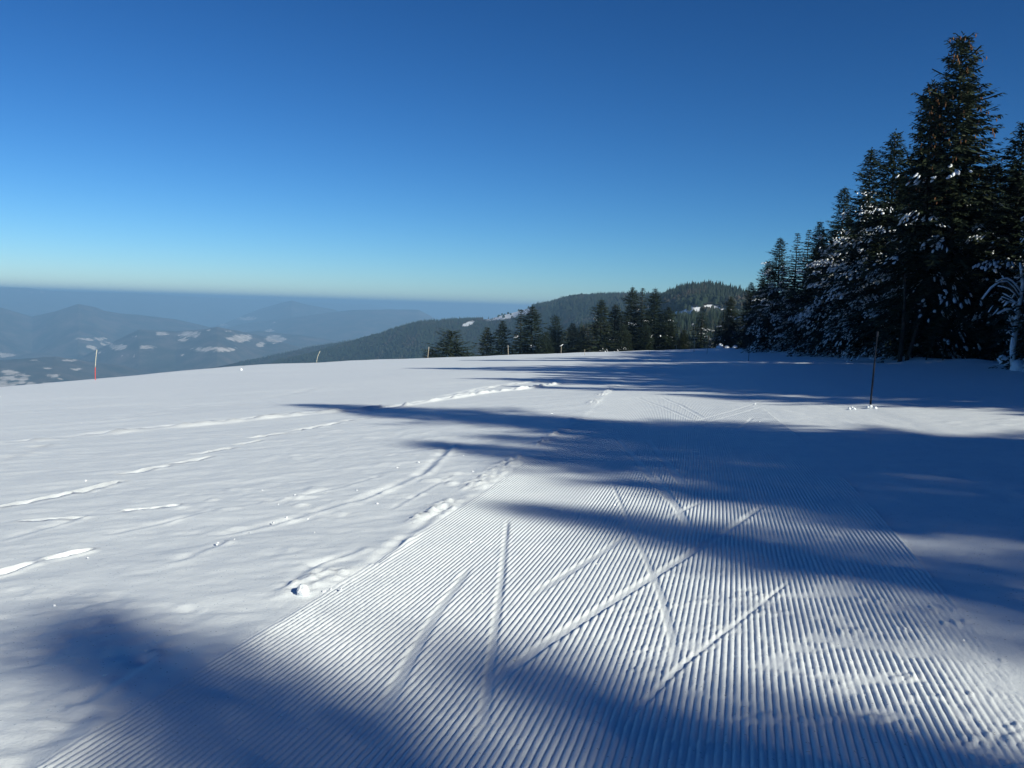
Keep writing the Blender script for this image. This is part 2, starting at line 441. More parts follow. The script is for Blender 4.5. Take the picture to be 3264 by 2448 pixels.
RIDGES = [  # points, near slope, far slope, roundness
    (prof([(-700, 606, 26000), (-200, 617, 26000), (0, 620, 26000), (60, 622, 26000), (110, 628, 26000), (200, 631, 28000), (290, 633, 28000), (420, 641, 30000), (800, 658, 34000)]), .10, .1, 700),
    (prof([(-600, 640, 13500), (-200, 655, 13500), (0, 663, 13500), (68, 683, 13500), (120, 672, 13000), (169, 656, 13000), (205, 663, 13000), (224, 671, 13000), (260, 677, 13000), (300, 680, 13000), (380, 690, 13000), (480, 712, 13000)]), .16, .2, 300),
    (prof([(300, 712, 9500), (380, 716, 9500), (440, 711, 9300), (469, 705, 9300), (510, 714, 9300), (560, 727, 9300), (640, 745, 9300)]), .18, .2, 250),
    (prof([(480, 700, 19000), (560, 668, 19000), (600, 656, 19000), (630, 649, 19000), (660, 657, 19000), (720, 668, 19000), (800, 700, 19000)]), .15, .2, 300),
    (prof([(520, 700, 15500), (600, 690, 15500), (700, 676, 15500), (760, 669, 15500), (840, 668, 15500), (905, 669, 15500), (930, 682, 15500), (960, 705, 15500), (1000, 740, 15500)]), .14, .3, 200),
    (prof([(380, 735, 11500), (480, 722, 11500), (560, 716, 11500), (650, 722, 11500), (760, 740, 11500), (900, 770, 11500)]), .12, .2, 250),
    (prof([(-300, 800, 7000), (0, 775, 7500), (120, 768, 7500), (260, 790, 7500), (380, 820, 7500)]), .12, .2, 200),
]
FIELDS = [(50,760,60,12),(150,770,60,10),(90,845,80,9),(20,790,50,8),(200,820,50,8),(1140,450,50,16),(1330,455,70,20),(1390,440,25,6),(1285,495,40,11),(1575,388,32,9),(1740,345,70,13),(1690,485,85,28),(1940,490,72,30),(1835,530,30,16),
 (1520,560,150,19),(1035,547,78,12),(1190,553,30,5),(645,485,118,12),(740,520,50,10),(640,545,45,15),(835,545,60,24),(1610,433,25,5),(70,725,75,14),(60,770,70,16),(30,820,60,18),(130,800,70,10),(180,745,60,10),
 (375,740,55,14),(330,795,55,10),(220,805,40,20),(120,835,90,9),(130,145,18,4),(222,160,12,7),(297,157,17,8),(1940,372,20,7),(40,600,60,16),(400,770,50,6),(500,640,60,8),(900,610,50,6),(1250,600,50,5),(320,690,40,8),(520,700,60,9),(1480,430,30,6),(1900,430,40,8),(960,470,30,6),(250,640,50,7),(700,585,40,6)]

def country(AZ, D):
    X = np.sin(AZ) * D; Y = np.cos(AZ) * D
    z = -35 - .34 * (D - 150)
    floor = -640 + 150 * fbm(X / 2600, Y / 2600, 101, 4) + 25 * fbm(X / 500, Y / 500, 108, 3) - 120 * sstep(8000, 30000, D)
    z = np.maximum(z, floor)
    for (ra, rd, rz), sn, sf, rn in RIDGES:
        Dr = np.interp(AZ, ra, rd) + 260 * noise(AZ * 25, AZ * 0, 113); zr = np.interp(AZ, ra, rz)
        e = D - Dr
        spur = 1 + .25 * fbm(X / 900, Y / 900, 117, 3)
        q = np.where(e < 0, sn, sf) * (np.sqrt(e * e + rn * rn) - rn) * spur
        lo = np.maximum(ra[0] - AZ, 0) * 5000 + np.maximum(AZ - ra[-1], 0) * 5000
        z = np.maximum(z, zr - q - lo)
    return X, Y, z

def build_country():
    az = np.concatenate([np.linspace(-math.pi, -.66, 60)[:-1], np.linspace(-.66, .16, 620), np.linspace(.16, math.pi, 90)[1:]])
    d = np.concatenate([np.linspace(150, 2500, 24)[:-1], np.geomspace(2500, 40000, 260), [46000, 52000, 60000, 64000]])
    AZ, D = np.meshgrid(az, d)
    X, Y, Z = country(AZ, D)
    Z[-1] = -1000
    P = np.stack([X, Y, Z], -1)
    front = (Y > 1000)
    px, py = project(np.where(front[..., None], P, np.array([0, 1000.0, 0])))
    sx = (px * 3264 / 2212) * 2.212; sy = (py * 3264 / 2212 - 860) * 2.212
    fld = np.zeros(X.shape)
    wob = 8 * noise(X / 160, Y / 160, 131); wob2 = 3 * noise(X / 130, Y / 130, 137)
    for cx, cy, rx, ry in FIELDS:
        q = np.sqrt(((sx + wob - cx) / rx) ** 2 + ((sy + wob2 - cy) / max(ry, 5)) ** 2)
        fld = np.maximum(fld, np.clip(1.6 - q, 0, 1))
    fld *= front
    Z2 = np.where(D > 20000, Z, Z)
    o = npmesh('far_country', np.stack([X, Y, Z2], -1).reshape(-1, 3), gridfaces(*X.shape), LAND)
    a = o.attributes.new('field', 'FLOAT', 'POINT'); a.data.foreach_set('value', fld.ravel().astype(np.float32))
    ob = link('valley_hills', o)
    tag(ob, 'hazy blue wooded valley and distant hill ranges with pale fields', kind='structure')
build_country()

# near wooded ridge beyond the snowfield
NR = [prof([(430, 800, 5200), (560, 775, 5200), (660, 752, 5200), (760, 736, 5200), (860, 742, 5200), (950, 760, 5200), (1050, 800, 5200)]),
      prof([(520, 810, 4300), (600, 780, 4200), (680, 763, 4000), (740, 745, 3900), (800, 728, 3700), (830, 720, 3600), (870, 705, 3500), (905, 697, 3400), (960, 694, 3300), (1060, 689, 3150), (1110, 676, 3050), (1150, 663, 2950), (1200, 653, 2850), (1240, 643, 2750), (1290, 640, 2600), (1350, 638, 2400), (1440, 640, 2200), (1600, 660, 2000)]),
      prof([(1300, 720, 1500), (1380, 672, 1450), (1440, 642, 1400), (1470, 632, 1350), (1500, 627, 1300), (1540, 625, 1300), (1580, 635, 1250), (1620, 648, 1200), (1700, 668, 1200), (1900, 690, 1200), (2300, 700, 1200)]),
      prof([(1100, 800, 900), (1250, 722, 900), (1400, 700, 900), (1550, 692, 850), (1700, 690, 850), (2000, 690, 850), (2400, 690, 850)])]
NRP = [(.28, 150), (.22, 150), (.24, 120), (.16, 90)]
def nridge(AZ, D):
    X = np.sin(AZ) * D; Y = np.cos(AZ) * D
    z = np.full(X.shape, -800.0)
    for (ra, rd, rz), (s, rn) in zip(NR, NRP):
        Dr = np.interp(AZ, ra, rd); zr = np.interp(AZ, ra, rz); e = D - Dr
        q = s * (np.sqrt(e * e + rn * rn) - rn) * (1 + .22 * fbm(X / 260, Y / 260, 151, 3))
        lo = np.where((AZ < ra[0]), (ra[0] - AZ) * 9000, 0) + np.where((AZ > ra[-1]), (AZ - ra[-1]) * 2000, 0)
        z = np.maximum(z, zr - q - lo)
    return X, Y, z + 3 * fbm(X / 60, Y / 60, 157, 2)
# clearings: photo px ellipses (2212 wide): x, y, rx, ry, tilt
CLEAR = [(1105, 680, 55, 8, -.22), (1505, 670, 56, 10, -.18), (1570, 672, 46, 7, .1), (1012, 699, 14, 5, -.3)]
def clear_val(P):
    px, py = project(P); c = np.zeros(px.shape)
    for cx, cy, rx, ry, tl in CLEAR:
        dx = px - cx; dy = py - cy - tl * dx
        c = np.maximum(c, np.clip(1.6 - np.sqrt((dx / rx) ** 2 + (dy / ry) ** 2), 0, 1))
    return c

def build_ridge():
    az = np.concatenate([np.linspace(-.42, .34, 420), np.linspace(.34, .8, 50)[1:]])
    d = np.concatenate([np.linspace(450, 1700, 90), np.geomspace(1720, 6500, 130)])
    AZ, D = np.meshgrid(az, d)
    X, Y, Z = nridge(AZ, D)
    P = np.stack([X, Y, Z], -1)
    me = npmesh('wooded_ridge', P.reshape(-1, 3), gridfaces(*X.shape), HILLG)
    a = me.attributes.new('field', 'FLOAT', 'POINT'); a.data.foreach_set('value', (clear_val(P) * .62).ravel().astype(np.float32))
    tag(link('wooded_hill', me), 'dark wooded ridge with small snowy clearings beyond the snowfield', kind='structure')
    # forest on it
    r = RNG
    def sample(n, a0, a1, k, back, fwd):
        A = r.uniform(a0, a1, n); ra, rd, rz = NR[k]
        return A, np.interp(A, ra, rd) + r.uniform(-back, fwd, n)
    parts = [sample(3500, -.30, -.03, 0, 500, 40), sample(15000, -.28, .20, 1, 650, 40), sample(1500, -.25, .20, 1, 25, 15), sample(9000, .10, .42, 2, 420, 40),
             sample(900, .14, .34, 2, 20, 20), sample(6500, .05, .45, 3, 330, 60)]
    A = np.concatenate([p[0] for p in parts]); D = np.concatenate([p[1] for p in parts])
    X, Y, Z = nridge(A, D); P = np.stack([X, Y, Z], -1)
    cv = clear_val(P)
    keep = (cv < .42) | (r.random(len(A)) < .04)
    P = P[keep]; n = len(P)
    H = r.uniform(6, 11.5, n) * np.where(r.random(n) < .1, 1.35, 1); W = H * r.uniform(.16, .26, n)
    leafy = noise(P[:, 0] / 170, P[:, 1] / 170, 161) > .25
    H = np.where(leafy, H * .8, H); W = np.where(leafy, H * .42, W)
    ang = np.arange(5) * 2 * math.pi / 5
    ph = r.uniform(0, 6.28, n)
    V = np.zeros((n, 11, 3))
    for i in range(5):
        c = np.cos(ang[i] + ph); s = np.sin(ang[i] + ph)
        j = r.uniform(.8, 1.2, n)
        V[:, i] = P + np.stack([c * W * j, s * W * j, H * .04], 1)
        fr = np.where(leafy, .75, .5); j = r.uniform(.8, 1.2, n)
        V[:, 5 + i] = P + np.stack([c * W * fr * j, s * W * fr * j, H * np.where(leafy, .7, .45)], 1)
    V[:, 10] = P + np.stack([r.normal(0, .2, n), r.normal(0, .2, n), H], 1)
    f = []
    for i in range(5):
        k = (i + 1) % 5
        f += [(i, k, 5 + k), (i, 5 + k, 5 + i), (5 + i, 5 + k, 10)]
    f = np.array(f)
    Fc = (f[None] + (np.arange(n) * 11)[:, None, None]).reshape(-1, 3)
    o = link('hill_forest', npmesh('hill_forest', V.reshape(-1, 3), Fc, HTREE, False))
    tag(o, 'dense dark conifer forest covering the ridge behind the snowfield', 'forest', kind='stuff')
build_ridge()

# ------------------------------------------------------------------ spruce trees
def ico():
    import bmesh
    bm = bmesh.new(); bmesh.ops.create_icosphere(bm, subdivisions=2, radius=1)
    V = np.array([v.co[:] for v in bm.verts]); Fc = np.array([[v.index for v in f.verts] for f in bm.faces]); bm.free()
    return V, Fc
ICOV, ICOF = ico()
def ico1():
    import bmesh
    bm = bmesh.new(); bmesh.ops.create_icosphere(bm, subdivisions=1, radius=1)
    V = np.array([v.co[:] for v in bm.verts]); Fc = np.array([[v.index for v in f.verts] for f in bm.faces]); bm.free()
    return V, Fc
ICV1, ICF1 = ico1()

def tube(pts, rad, n=7, wob=0.0, r=None):
    V = []; Fc = []
    for i, (p, q) in enumerate(zip(pts, rad)):
        p = Vector(p)
        a = Vector(pts[max(i - 1, 0)]); b_ = Vector(pts[min(i + 1, len(pts) - 1)])
        t = (b_ - a).normalized(); s = t.cross(Vector((0.31, .95, .07))).normalized(); u = t.cross(s)
        for k in range(n):
            an = 2 * math.pi * k / n; rr = q * (1 + (random.uniform(-wob, wob) if wob else 0))
            V.append(p + (s * math.cos(an) + u * math.sin(an)) * rr)
    for i in range(len(pts) - 1):
        for k in range(n):
            k2 = (k + 1) % n
            Fc.append((i * n + k, i * n + k2, (i + 1) * n + k2, (i + 1) * n + k))
    base = len(V); V.append(Vector(pts[0])); V.append(Vector(pts[-1]))
    for k in range(n):
        k2 = (k + 1) % n
        Fc.append((k2, k, base, base)); Fc.append(((len(pts) - 1) * n + k, (len(pts) - 1) * n + k2, base + 1, base + 1))
    return np.array([v[:] for v in V]), Fc

def pymesh(name, parts, mt, smooth=True):
    V = []; Fc = []; n = 0
    for v, f in parts:
        V.append(np.asarray(v, float))
        for q in f:
            q = [int(x) + n for x in q]
            if len(q) == 4 and q[2] == q[3]: q = q[:3]
            Fc.append(q)
        n += len(v)
    me = bpy.data.meshes.new(name); me.from_pydata(np.concatenate(V).tolist(), [], Fc); me.materials.append(mt)
    me.polygons.foreach_set('use_smooth', [smooth] * len(me.polygons)); me.update()
    return me

def make_spruce(seed, H=18.0, R=3.4, stems=None, low=.04, spacing=.33, nb=12, nsnow=200, twigs=26, power=.8, snow_low=0.9, cones=0, gap=.0, skirt=.75):
    """one spruce 18 m tall: trunk, crown of twig sprays, loads of snow on the boughs"""
    r = np.random.default_rng(seed)
    stems = stems or [(0, 0, 1.0, 1.0)]
    Q = []; snow = []; cn = []
    for sx, sy, sh, sr in stems:
        z = H * low
        while z < H * sh - .2:
            t = z / (H * sh)
            Rl = R * sr * (1 - t) ** power + .12
            Rl *= 1 + .16 * math.sin(z * 1.7 + seed) + r.normal(0, .06)
            if t < .2: Rl *= skirt + (1 - skirt) * t * 5
            n = max(4, int(nb * (.55 + .45 * (1 - t))))
            a0 = r.uniform(0, 6.28)
            for k in range(n):
                if r.random() < gap: continue
                az = a0 + k * 2 * math.pi / n + r.normal(0, .18)
                L = Rl * r.uniform(.62, 1.12) * (1.25 if r.random() < .12 else 1)
                if L < .15: L = .15
                up = .38 * t + .02 + r.normal(0, .07); dr = .55 * (1 - t) + .18
                tw = max(9, int(1.55 * twigs * (L / R) ** .75))
                s = np.sort(r.uniform(.12, 1.0, tw)); s[-1] = 1.0
                rad = s * L; zz = z + L * (up * s - dr * s * s + .18 * s ** 4) + r.normal(0, .04, tw)
                side = np.where(np.arange(tw) % 2 == 0, 1.0, -1.0)
                ta = side * r.uniform(.5, 1.1, tw); ta[-1] = 0
                ln = (.20 + .34 * L * (1 - s) ** .7 * .55 + .10) * r.uniform(.7, 1.2, tw)
                ln = np.minimum(ln * .9, .72)
                d = np.stack([np.cos(az + ta), np.sin(az + ta), -r.uniform(.0, .55, tw)], 1)
                d /= np.linalg.norm(d, axis=1)[:, None]
                c = np.stack([sx + np.cos(az) * rad, sy + np.sin(az) * rad, zz], 1)
                wv = np.cross(d, np.array([0, 0, 1.0])); wv /= np.linalg.norm(wv, axis=1)[:, None] + 1e-6
                wv = wv + np.stack([r.normal(0, .25, tw), r.normal(0, .25, tw), r.normal(0, .5, tw)], 1)
                wd = (ln * r.uniform(.09, .16, tw))[:, None]
                q = np.stack([c, c + d * ln[:, None] * .45 + wv * wd, c + d * ln[:, None], c + d * ln[:, None] * .45 - wv * wd], 1)
                Q.append(q)
                ss = np.linspace(0, 1, 4)   # the bough itself with its short needles
                bp_ = np.stack([sx + np.cos(az) * ss * L, sy + np.sin(az) * ss * L, z + L * (up * ss - dr * ss * ss + .18 * ss ** 4)], 1)
                pw_ = np.array([-math.sin(az), math.cos(az), r.normal(0, .4)]) * .05
                for u_ in range(3):
                    Q.append(np.stack([bp_[u_] - pw_, bp_[u_] + pw_, bp_[u_ + 1] + pw_ * .8, bp_[u_ + 1] - pw_ * .8])[None])
                snow.append((sx, sy, az, L, z, up, dr, t))
                if cones and t > .55 and r.random() < .35:
                    s_ = r.uniform(.6, 1); p = np.array([sx + np.cos(az) * L * s_, sy + np.sin(az) * L * s_, z + L * (up * s_ - dr * s_ * s_ + .18 * s_ ** 4) - .12])
                    for _ in range(2): cn.append(p + r.normal(0, .1, 3))
            z += spacing * r.uniform(.75, 1.25) * (.7 + .5 * (1 - t))
        # leader
        top = np.array([sx, sy, H * sh])
        for k in range(10):
            a = r.uniform(0, 6.28); d = np.array([math.cos(a) * .5, math.sin(a) * .5, .6]); c = top - np.array([0, 0, r.uniform(0, .9)])
            wv = np.array([-math.sin(a), math.cos(a), 0]) * .05
            Q.append(np.stack([c, c + d * .14 + wv, c + d * .3, c + d * .14 - wv])[None])
    Q = np.concatenate(Q); n = len(Q)
    crown = npmesh('crown', Q.reshape(-1, 3), np.arange(n * 4).reshape(-1, 4), NEEDLE, False)
    tp = []
    for sx, sy, sh, sr in stems:
        b0 = (0, 0, 0) if sh == 1.0 else (sx * .2, sy * .2, H * .25)
        pts = [b0] + [(sx * (.35 + .65 * f) if sh == 1 else sx, sy, H * sh * f) for f in ((.25, .5, .75, .98) if sh == 1 else (.5, .75, .97))]
        rd = [.26, .20, .14, .08, .02][-len(pts):] if sh < 1 else [.28, .21, .14, .08, .02]
        tp.append(tube(pts, rd))
    trunk = pymesh('trunk', tp, BARK)
    SP = []; 
    if nsnow:
        idx = r.choice(len(snow), nsnow)
        for i in idx:
            sx, sy, az, L, z, up, dr, t = snow[i]
            if t > snow_low or L < .5: continue
            s0 = r.uniform(.4, .9)
            nj = r.integers(10, 26)
            for j in np.linspace(0, 6.5, nj):
                s = min(1.06, s0 + j * .06 + r.normal(0, .05))
                a = az + r.normal(0, .13 + .02 * j)
                c = np.array([sx + math.cos(a) * L * s, sy + math.sin(a) * L * s, z + L * (up * s - dr * s * s + .18 * s ** 4) + .05 - j * .075 + r.normal(0, .07)])
                slope = up - 2 * dr * s - r.uniform(.1, .6)
                dv = np.array([math.cos(a), math.sin(a), slope]); dv /= np.linalg.norm(dv)
                wv = np.array([-math.sin(a), math.cos(a), r.normal(0, .15)]); nv = np.cross(dv, wv)
                sz = r.uniform(.75, 1.15) * min(1, .45 + L / R * .7)
                dims = np.array([.17 * r.uniform(.4, 1.6), .095 * r.uniform(.5, 1.5), .04 * r.uniform(.6, 1.4)]) * sz
                B = ICV1 * (1 + r.normal(0, .27, (len(ICV1), 1)))
                V = c + (B[:, :1] * dims[0]) * dv + (B[:, 1:2] * dims[1]) * wv + (B[:, 2:] * dims[2]) * nv
                SP.append((V, ICF1))
    sm_ = None
    if SP:
        n1 = len(ICV1); V = np.concatenate([p[0] for p in SP]); Fc = (ICF1[None] + (np.arange(len(SP)) * n1)[:, None, None]).reshape(-1, 3)
        sm_ = npmesh('snow_load', V, Fc, SNOWT)
    cm = None
    if cn:
        cn = np.array(cn); B = np.array([[0, 0, .09], [.035, 0, 0], [-.018, .03, 0], [-.018, -.03, 0], [0, 0, -.11]])
        Fq = np.array([[0, 1, 2], [0, 2, 3], [0, 3, 1], [4, 2, 1], [4, 3, 2], [4, 1, 3]])
        V = (cn[:, None] + B[None] * 1.3).reshape(-1, 3); cm = npmesh('cones', V, (Fq[None] + (np.arange(len(cn)) * 5)[:, None, None]).reshape(-1, 3), CONE, False)
    return dict(trunk=trunk, crown=crown, snow_load=sm_, cones=cm, H=H)

P_TALL = make_spruce(3, R=5.2, stems=[(0, 0, 1.0, 1.0), (-1.45, .2, .86, .62)], nsnow=95, twigs=46, power=.68, snow_low=.58, cones=1, spacing=.31, skirt=.45)
P_SNOWY = make_spruce(5, R=5.0, nsnow=190, twigs=40, snow_low=.74, power=.82)
P_SNOWY2 = make_spruce(8, R=5.2, nsnow=130, twigs=40, power=.7, stems=[(0, 0, 1.0, 1.0), (.9, -.5, .8, .6)], snow_low=.66)
P_CLEAN = make_spruce(13, R=5.2, nsnow=10, twigs=38, power=.75, low=.02, snow_low=.95)
P_THIN = make_spruce(21, R=3.9, nsnow=25, twigs=30, power=.9, gap=.08, low=.03, spacing=.45)
P_BUSHY = make_spruce(34, R=7.0, nsnow=8, twigs=30, power=.55, low=.02, stems=[(0, 0, 1, .9), (-2.2, .4, .82, .6), (2.0, -.2, .8, .65)])

def spruce(P, x, y, H, rot=0, wide=1.0, label='', group=None, sink=.15, name='spruce_tree'):
    s = H / P['H']
    e = link(name, None); e.location = (x, y, zat(x, y) - sink); e.rotation_euler = (random.uniform(-.012, .012), random.uniform(-.012, .012), rot)
    e.scale = (s * wide, s * wide, s)
    for k in ('trunk', 'crown', 'snow_load', 'cones'):
        if P[k] is not None:
            c = link(k, P[k], e)
            if k in ('snow_load', 'cones', 'crown'): c['kind'] = 'stuff'
    tag(e, label, 'tree', group)
    return e

def spruce_px(P, x, ytop, Y, wide=1.0, rot=0, label='', group=None, dy=0):
    """place by its top as seen in the photo and its distance"""
    d = ray(x, ytop); p = d * (Y / d[1])
    H = p[2] - zat(p[0], Y) + .15
    return spruce(P, p[0], Y, H, rot, wide * (17.0 / H) ** .45, label, group), p[0], H

G_EDGE = 'spruces along the edge of the wood'
EDGE = [
    (P_TALL, 2088, 72, 62, 1.08, 0.0, 'tallest spruce, its double top towering over the wood edge'),
    (P_SNOWY2, 1938, 282, 72, 1.0, .4, 'tall spruce just left of the tallest one, with forked top'),
    (P_SNOWY, 1882, 318, 79, .95, 2.2, 'snow-laden spruce with a slim pointed top, second from the forked one'),
    (P_SNOWY, 1822, 402, 86, 1.0, 4.0, 'snow-laden spruce halfway down the sloping tree line'),
    (P_CLEAN, 1775, 475, 98, .85, 1.0, 'darker spruce with little snow near the middle of the tree line'),
    (P_THIN, 1748, 496, 104, .9, 2.0, 'thin-topped spruce with bare leader behind the snowy boughs'),
    (P_THIN, 1722, 503, 112, 1.0, 5.0, 'slender spruce with sparse open top near the end of the wood'),
    (P_SNOWY, 1688, 512, 116, 1.05, 1.2, 'broad snowy spruce ending the tall part of the wood edge'),
    (P_SNOWY2, 1662, 562, 132, .9, 3.3, 'shorter snow-dusted spruce at the outer corner of the wood'),
    (P_CLEAN, 1624, 608, 165, .9, .5, 'small dark spruce standing alone beyond the corner of the wood'),
    (P_SNOWY2, 2206, 258, 60, .95, 1.7, 'spruce cut by the frame, right of the tallest one'),
    (P_SNOWY, 2010, 330, 66, .8, 5.1, 'lower snowy spruce filling the gap under the double top'),
    (P_SNOWY, 1905, 470, 71, .8, .9, 'short snow-clad spruce at the foot of the forked spruce'),
    (P_SNOWY, 1850, 520, 80, .85, 3.6, 'short heavily snowed spruce under the slim pointed top'),
    (P_SNOWY, 1715, 600, 104, .8, 5.5, 'low snowy spruce with white boughs at the wood edge before the thin tops'),
]
for P, x, yt, Y, wd, rt, lb in EDGE:
    spruce_px(P, x, yt, Y, wd, rt, lb, G_EDGE)

# trees behind the edge, filling the wood
G_IN = 'spruces standing inside the wood'
L_IN = 'dark spruce standing inside the wood behind the snowy edge trees'
for row, off in enumerate((5.5, 10.5, 16)):
    Y = 46 + row * 1.7
    while Y < 190:
        X = float(np.interp(Y, [40, 60, 90, 130, 165, 200], [30.5, 31.5, 33, 40, 50, 66])) + off + random.uniform(-1, 1)
        top_y = float(np.interp(X / Y, [.27, .30, .373, .433, .49, .5136, .6, .9], [640, 560, 450, 350, 370, 330, 300, 280])) + random.uniform(5, 50)
        x_ = 1106 + 1916 * X / Y / math.cos(PITCH)
        d = ray(1106 + 1916 * X / Y, top_y); zt = d[2] / d[1] * Y
        H = min(max(zt - zat(X, Y), 8), 19)
        spruce([P_CLEAN, P_SNOWY, P_THIN, P_SNOWY2][random.randrange(4)], X, Y, H, random.uniform(0, 6.28), random.uniform(.9, 1.15), L_IN, G_IN)
        Y += random.uniform(4.5, 6.5) * (1 + row * .12)

# the wood goes on beside and behind the viewer; these cast the long shadows
G_OFF = 'spruces of the wood beside the viewer'
L_OFF = 'spruce of the wood edge right of the viewer, casting its shadow over the piste'
OFF = [(-48, 16), (-44, 16), (-40, 16.5), (-36, 16.5), (-33, 16.8), (-30, 16.6), (-28, 16.2), (-26.2, 15.8), (-24.7, 19.6), (-23.7, 18.3), (-22.9, 16.9), (-21.5, 14.0), (-20.1, 15.9), (-18.2, 17.6),
       (-16.2, 17.4), (-14.1, 18.9), (-12.4, 18.6), (-11.3, 15.0), (-10.2, 17.8), (-9.1, 18.4), (-8.0, 22.2), (-6.0, 14.2), (-4.0, 12.2), (-1.6, 11.4), (1.2, 11.4), (4.0, 15.2), (7.6, 18.3), (10.6, 15.4), (13.9, 19.4),
       (17, 17.3), (20.5, 17), (24, 18), (28, 19.5), (31.9, 22.9), (36, 19.5), (40, 18), (44.5, 15.5), (49, 16.5), (53.5, 17)]
for i, (Y, H) in enumerate(OFF):
    P = P_CLEAN if (Y < -15 or H > 22) else [P_CLEAN, P_SNOWY2, P_SNOWY][i % 3]
    spruce(P, 28 + random.uniform(-.4, .4) + (3.2 if Y > 48 else 0) + (2.2 if Y > 53 else 0), Y, H, random.uniform(0, 6.28), .92, L_OFF, G_OFF)
hm = lambda Y: np.interp(Y, [a for a, b in OFF], [b for a, b in OFF])
for off in (5, 10):
    Y = -52.0
    while Y < 44:
        Yp = Y + off * 1.0
        H = float(min(hm(Yp), hm(Yp + 2.5), hm(Yp - 2.5))) + .30 * off - 1.1
        spruce(P_CLEAN, 28 + off + random.uniform(-.8, .8), Y, min(H, 17), random.uniform(0, 6.28), 1.0,
               'spruce deeper in the wood right of the viewer', 'spruces deeper in the wood beside the viewer')
        Y += random.uniform(3.2, 4.2)

# group of spruces beyond the brow
MID = [
    (P_BUSHY, 976, 712, 205, 1.05, 0.2, 'bushy round-topped spruce clump, the leftmost beyond the snowfield brow'),
    (P_CLEAN, 1053, 704, 215, .8, 1.1, 'small pointed spruce right of the bushy clump'),
    (P_CLEAN, 1086, 690, 212, .75, 2.3, 'small spruce behind the pale stake, right of the pointed one'),
    (P_THIN, 1126, 668, 222, 1.0, 4.2, 'dark spruce half hidden left of the broad middle spruce'),
    (P_CLEAN, 1152, 659, 208, .95, 3.0, 'broad green spruce with wide skirts left of the grove'),
    (P_BUSHY, 1202, 682, 216, .6, 1.5, 'low rounded spruce between the broad one and the grove'),
    (P_CLEAN, 1236, 696, 210, .8, .7, 'short dark spruce before the left side of the grove'),
    (P_CLEAN, 1300, 645, 205, .85, 5.2, 'left spruce of the tall grove, snow dots on its left boughs'),
    (P_CLEAN, 1330, 655, 218, .9, 1.9, 'grove spruce just right of the snow-dotted one'),
    (P_CLEAN, 1365, 618, 212, .72, 2.7, 'tallest spruce of the middle grove, with double tip'),
    (P_THIN, 1388, 622, 216, .9, 3.9, 'slim grove spruce close to the tallest tip'),
    (P_CLEAN, 1418, 621, 208, .75, 4.6, 'right tall spruce of the middle grove with a clear pointed tip'),
    (P_CLEAN, 1446, 662, 206, .8, .3, 'shorter spruce ending the grove on its right'),
    (P_THIN, 1517, 664, 214, 1.1, 1.4, 'open dark spruce standing before the snowy hill clearing'),
    (P_CLEAN, 1580, 640, 200, .7, 2.6, 'spruce with snow at its foot next to the corner of the wood'),
    (P_THIN, 1555, 690, 205, .9, 3.7, 'low dark spruce between the open spruce and the wood'),
    (P_BUSHY, 1180, 716, 203, .5, .3, 'low scrubby spruce under the broad green one'),
    (P_BUSHY, 1258, 706, 207, .5, 2.3, 'low scrubby spruce in the gap left of the grove'),
    (P_BUSHY, 1345, 700, 203, .5, 3.1, 'low scrubby spruce before the two left grove trees'),
    (P_BUSHY, 1395, 694, 203, .5, 5.3, 'low scrubby spruce at the foot of the slim grove tree'),
    (P_BUSHY, 1478, 712, 204, .5, 4.1, 'low scrubby spruce in the gap right of the grove'),
]
for P, x, yt, Y, wd, rt, lb in MID:
    e, X, H = spruce_px(P, x, yt, Y, wd * 1.6, rt, lb, 'spruces beyond the brow of the snowfield')

# ------------------------------------------------------------------ bare snow-plastered trees at the wood edge
def bare_tree(name, base, stems, label, mound=True):
    """stems: list of (name, [points], radii); snow ridge on each"""
    e = link(name, None); e.location = base
    for nm, pts, rd in stems:
        link(nm, pymesh(nm, [tube(pts, rd, 7, .12)], BARK), e)
        if nm == 'trunk' and len(stems) == 2: continue
        sn = [(Vector(p) + Vector((-.35 * q, -.5 * q, .55 * q + .02))) for p, q in zip(pts, rd)]
        link('snow_crust', pymesh('snow_crust', [tube([s[:] for s in sn], [q * .72 + .02 for q in rd], 7, .55)], SNOWT), e)
    tag(e, label, 'tree')
    return e
gp = at(2186, 796)
bx, by = gp[0], gp[1]
def arc(p0, p1, sag, n=6):  # a sagging or arching bough
    p0 = Vector(p0); p1 = Vector(p1)
    return [(p0.lerp(p1, i / (n - 1)) + Vector((0, 0, sag * math.sin(math.pi * i / (n - 1)))))[:] for i in range(n)]
k_ = by / 50.0
twigs_ = []
for i in range(16):
    h_ = random.uniform(1.8, 5.2) * k_; a_ = random.uniform(2.2, 4.4); l_ = random.uniform(.5, 1.3)
    twigs_.append(('twig', arc((.15, .1, h_), (.15 + math.cos(a_) * l_, math.sin(a_) * l_ * .6, h_ + random.uniform(-.1, .7)), random.uniform(-.1, .2), 5), [.022, .02, .016, .012, .008]))
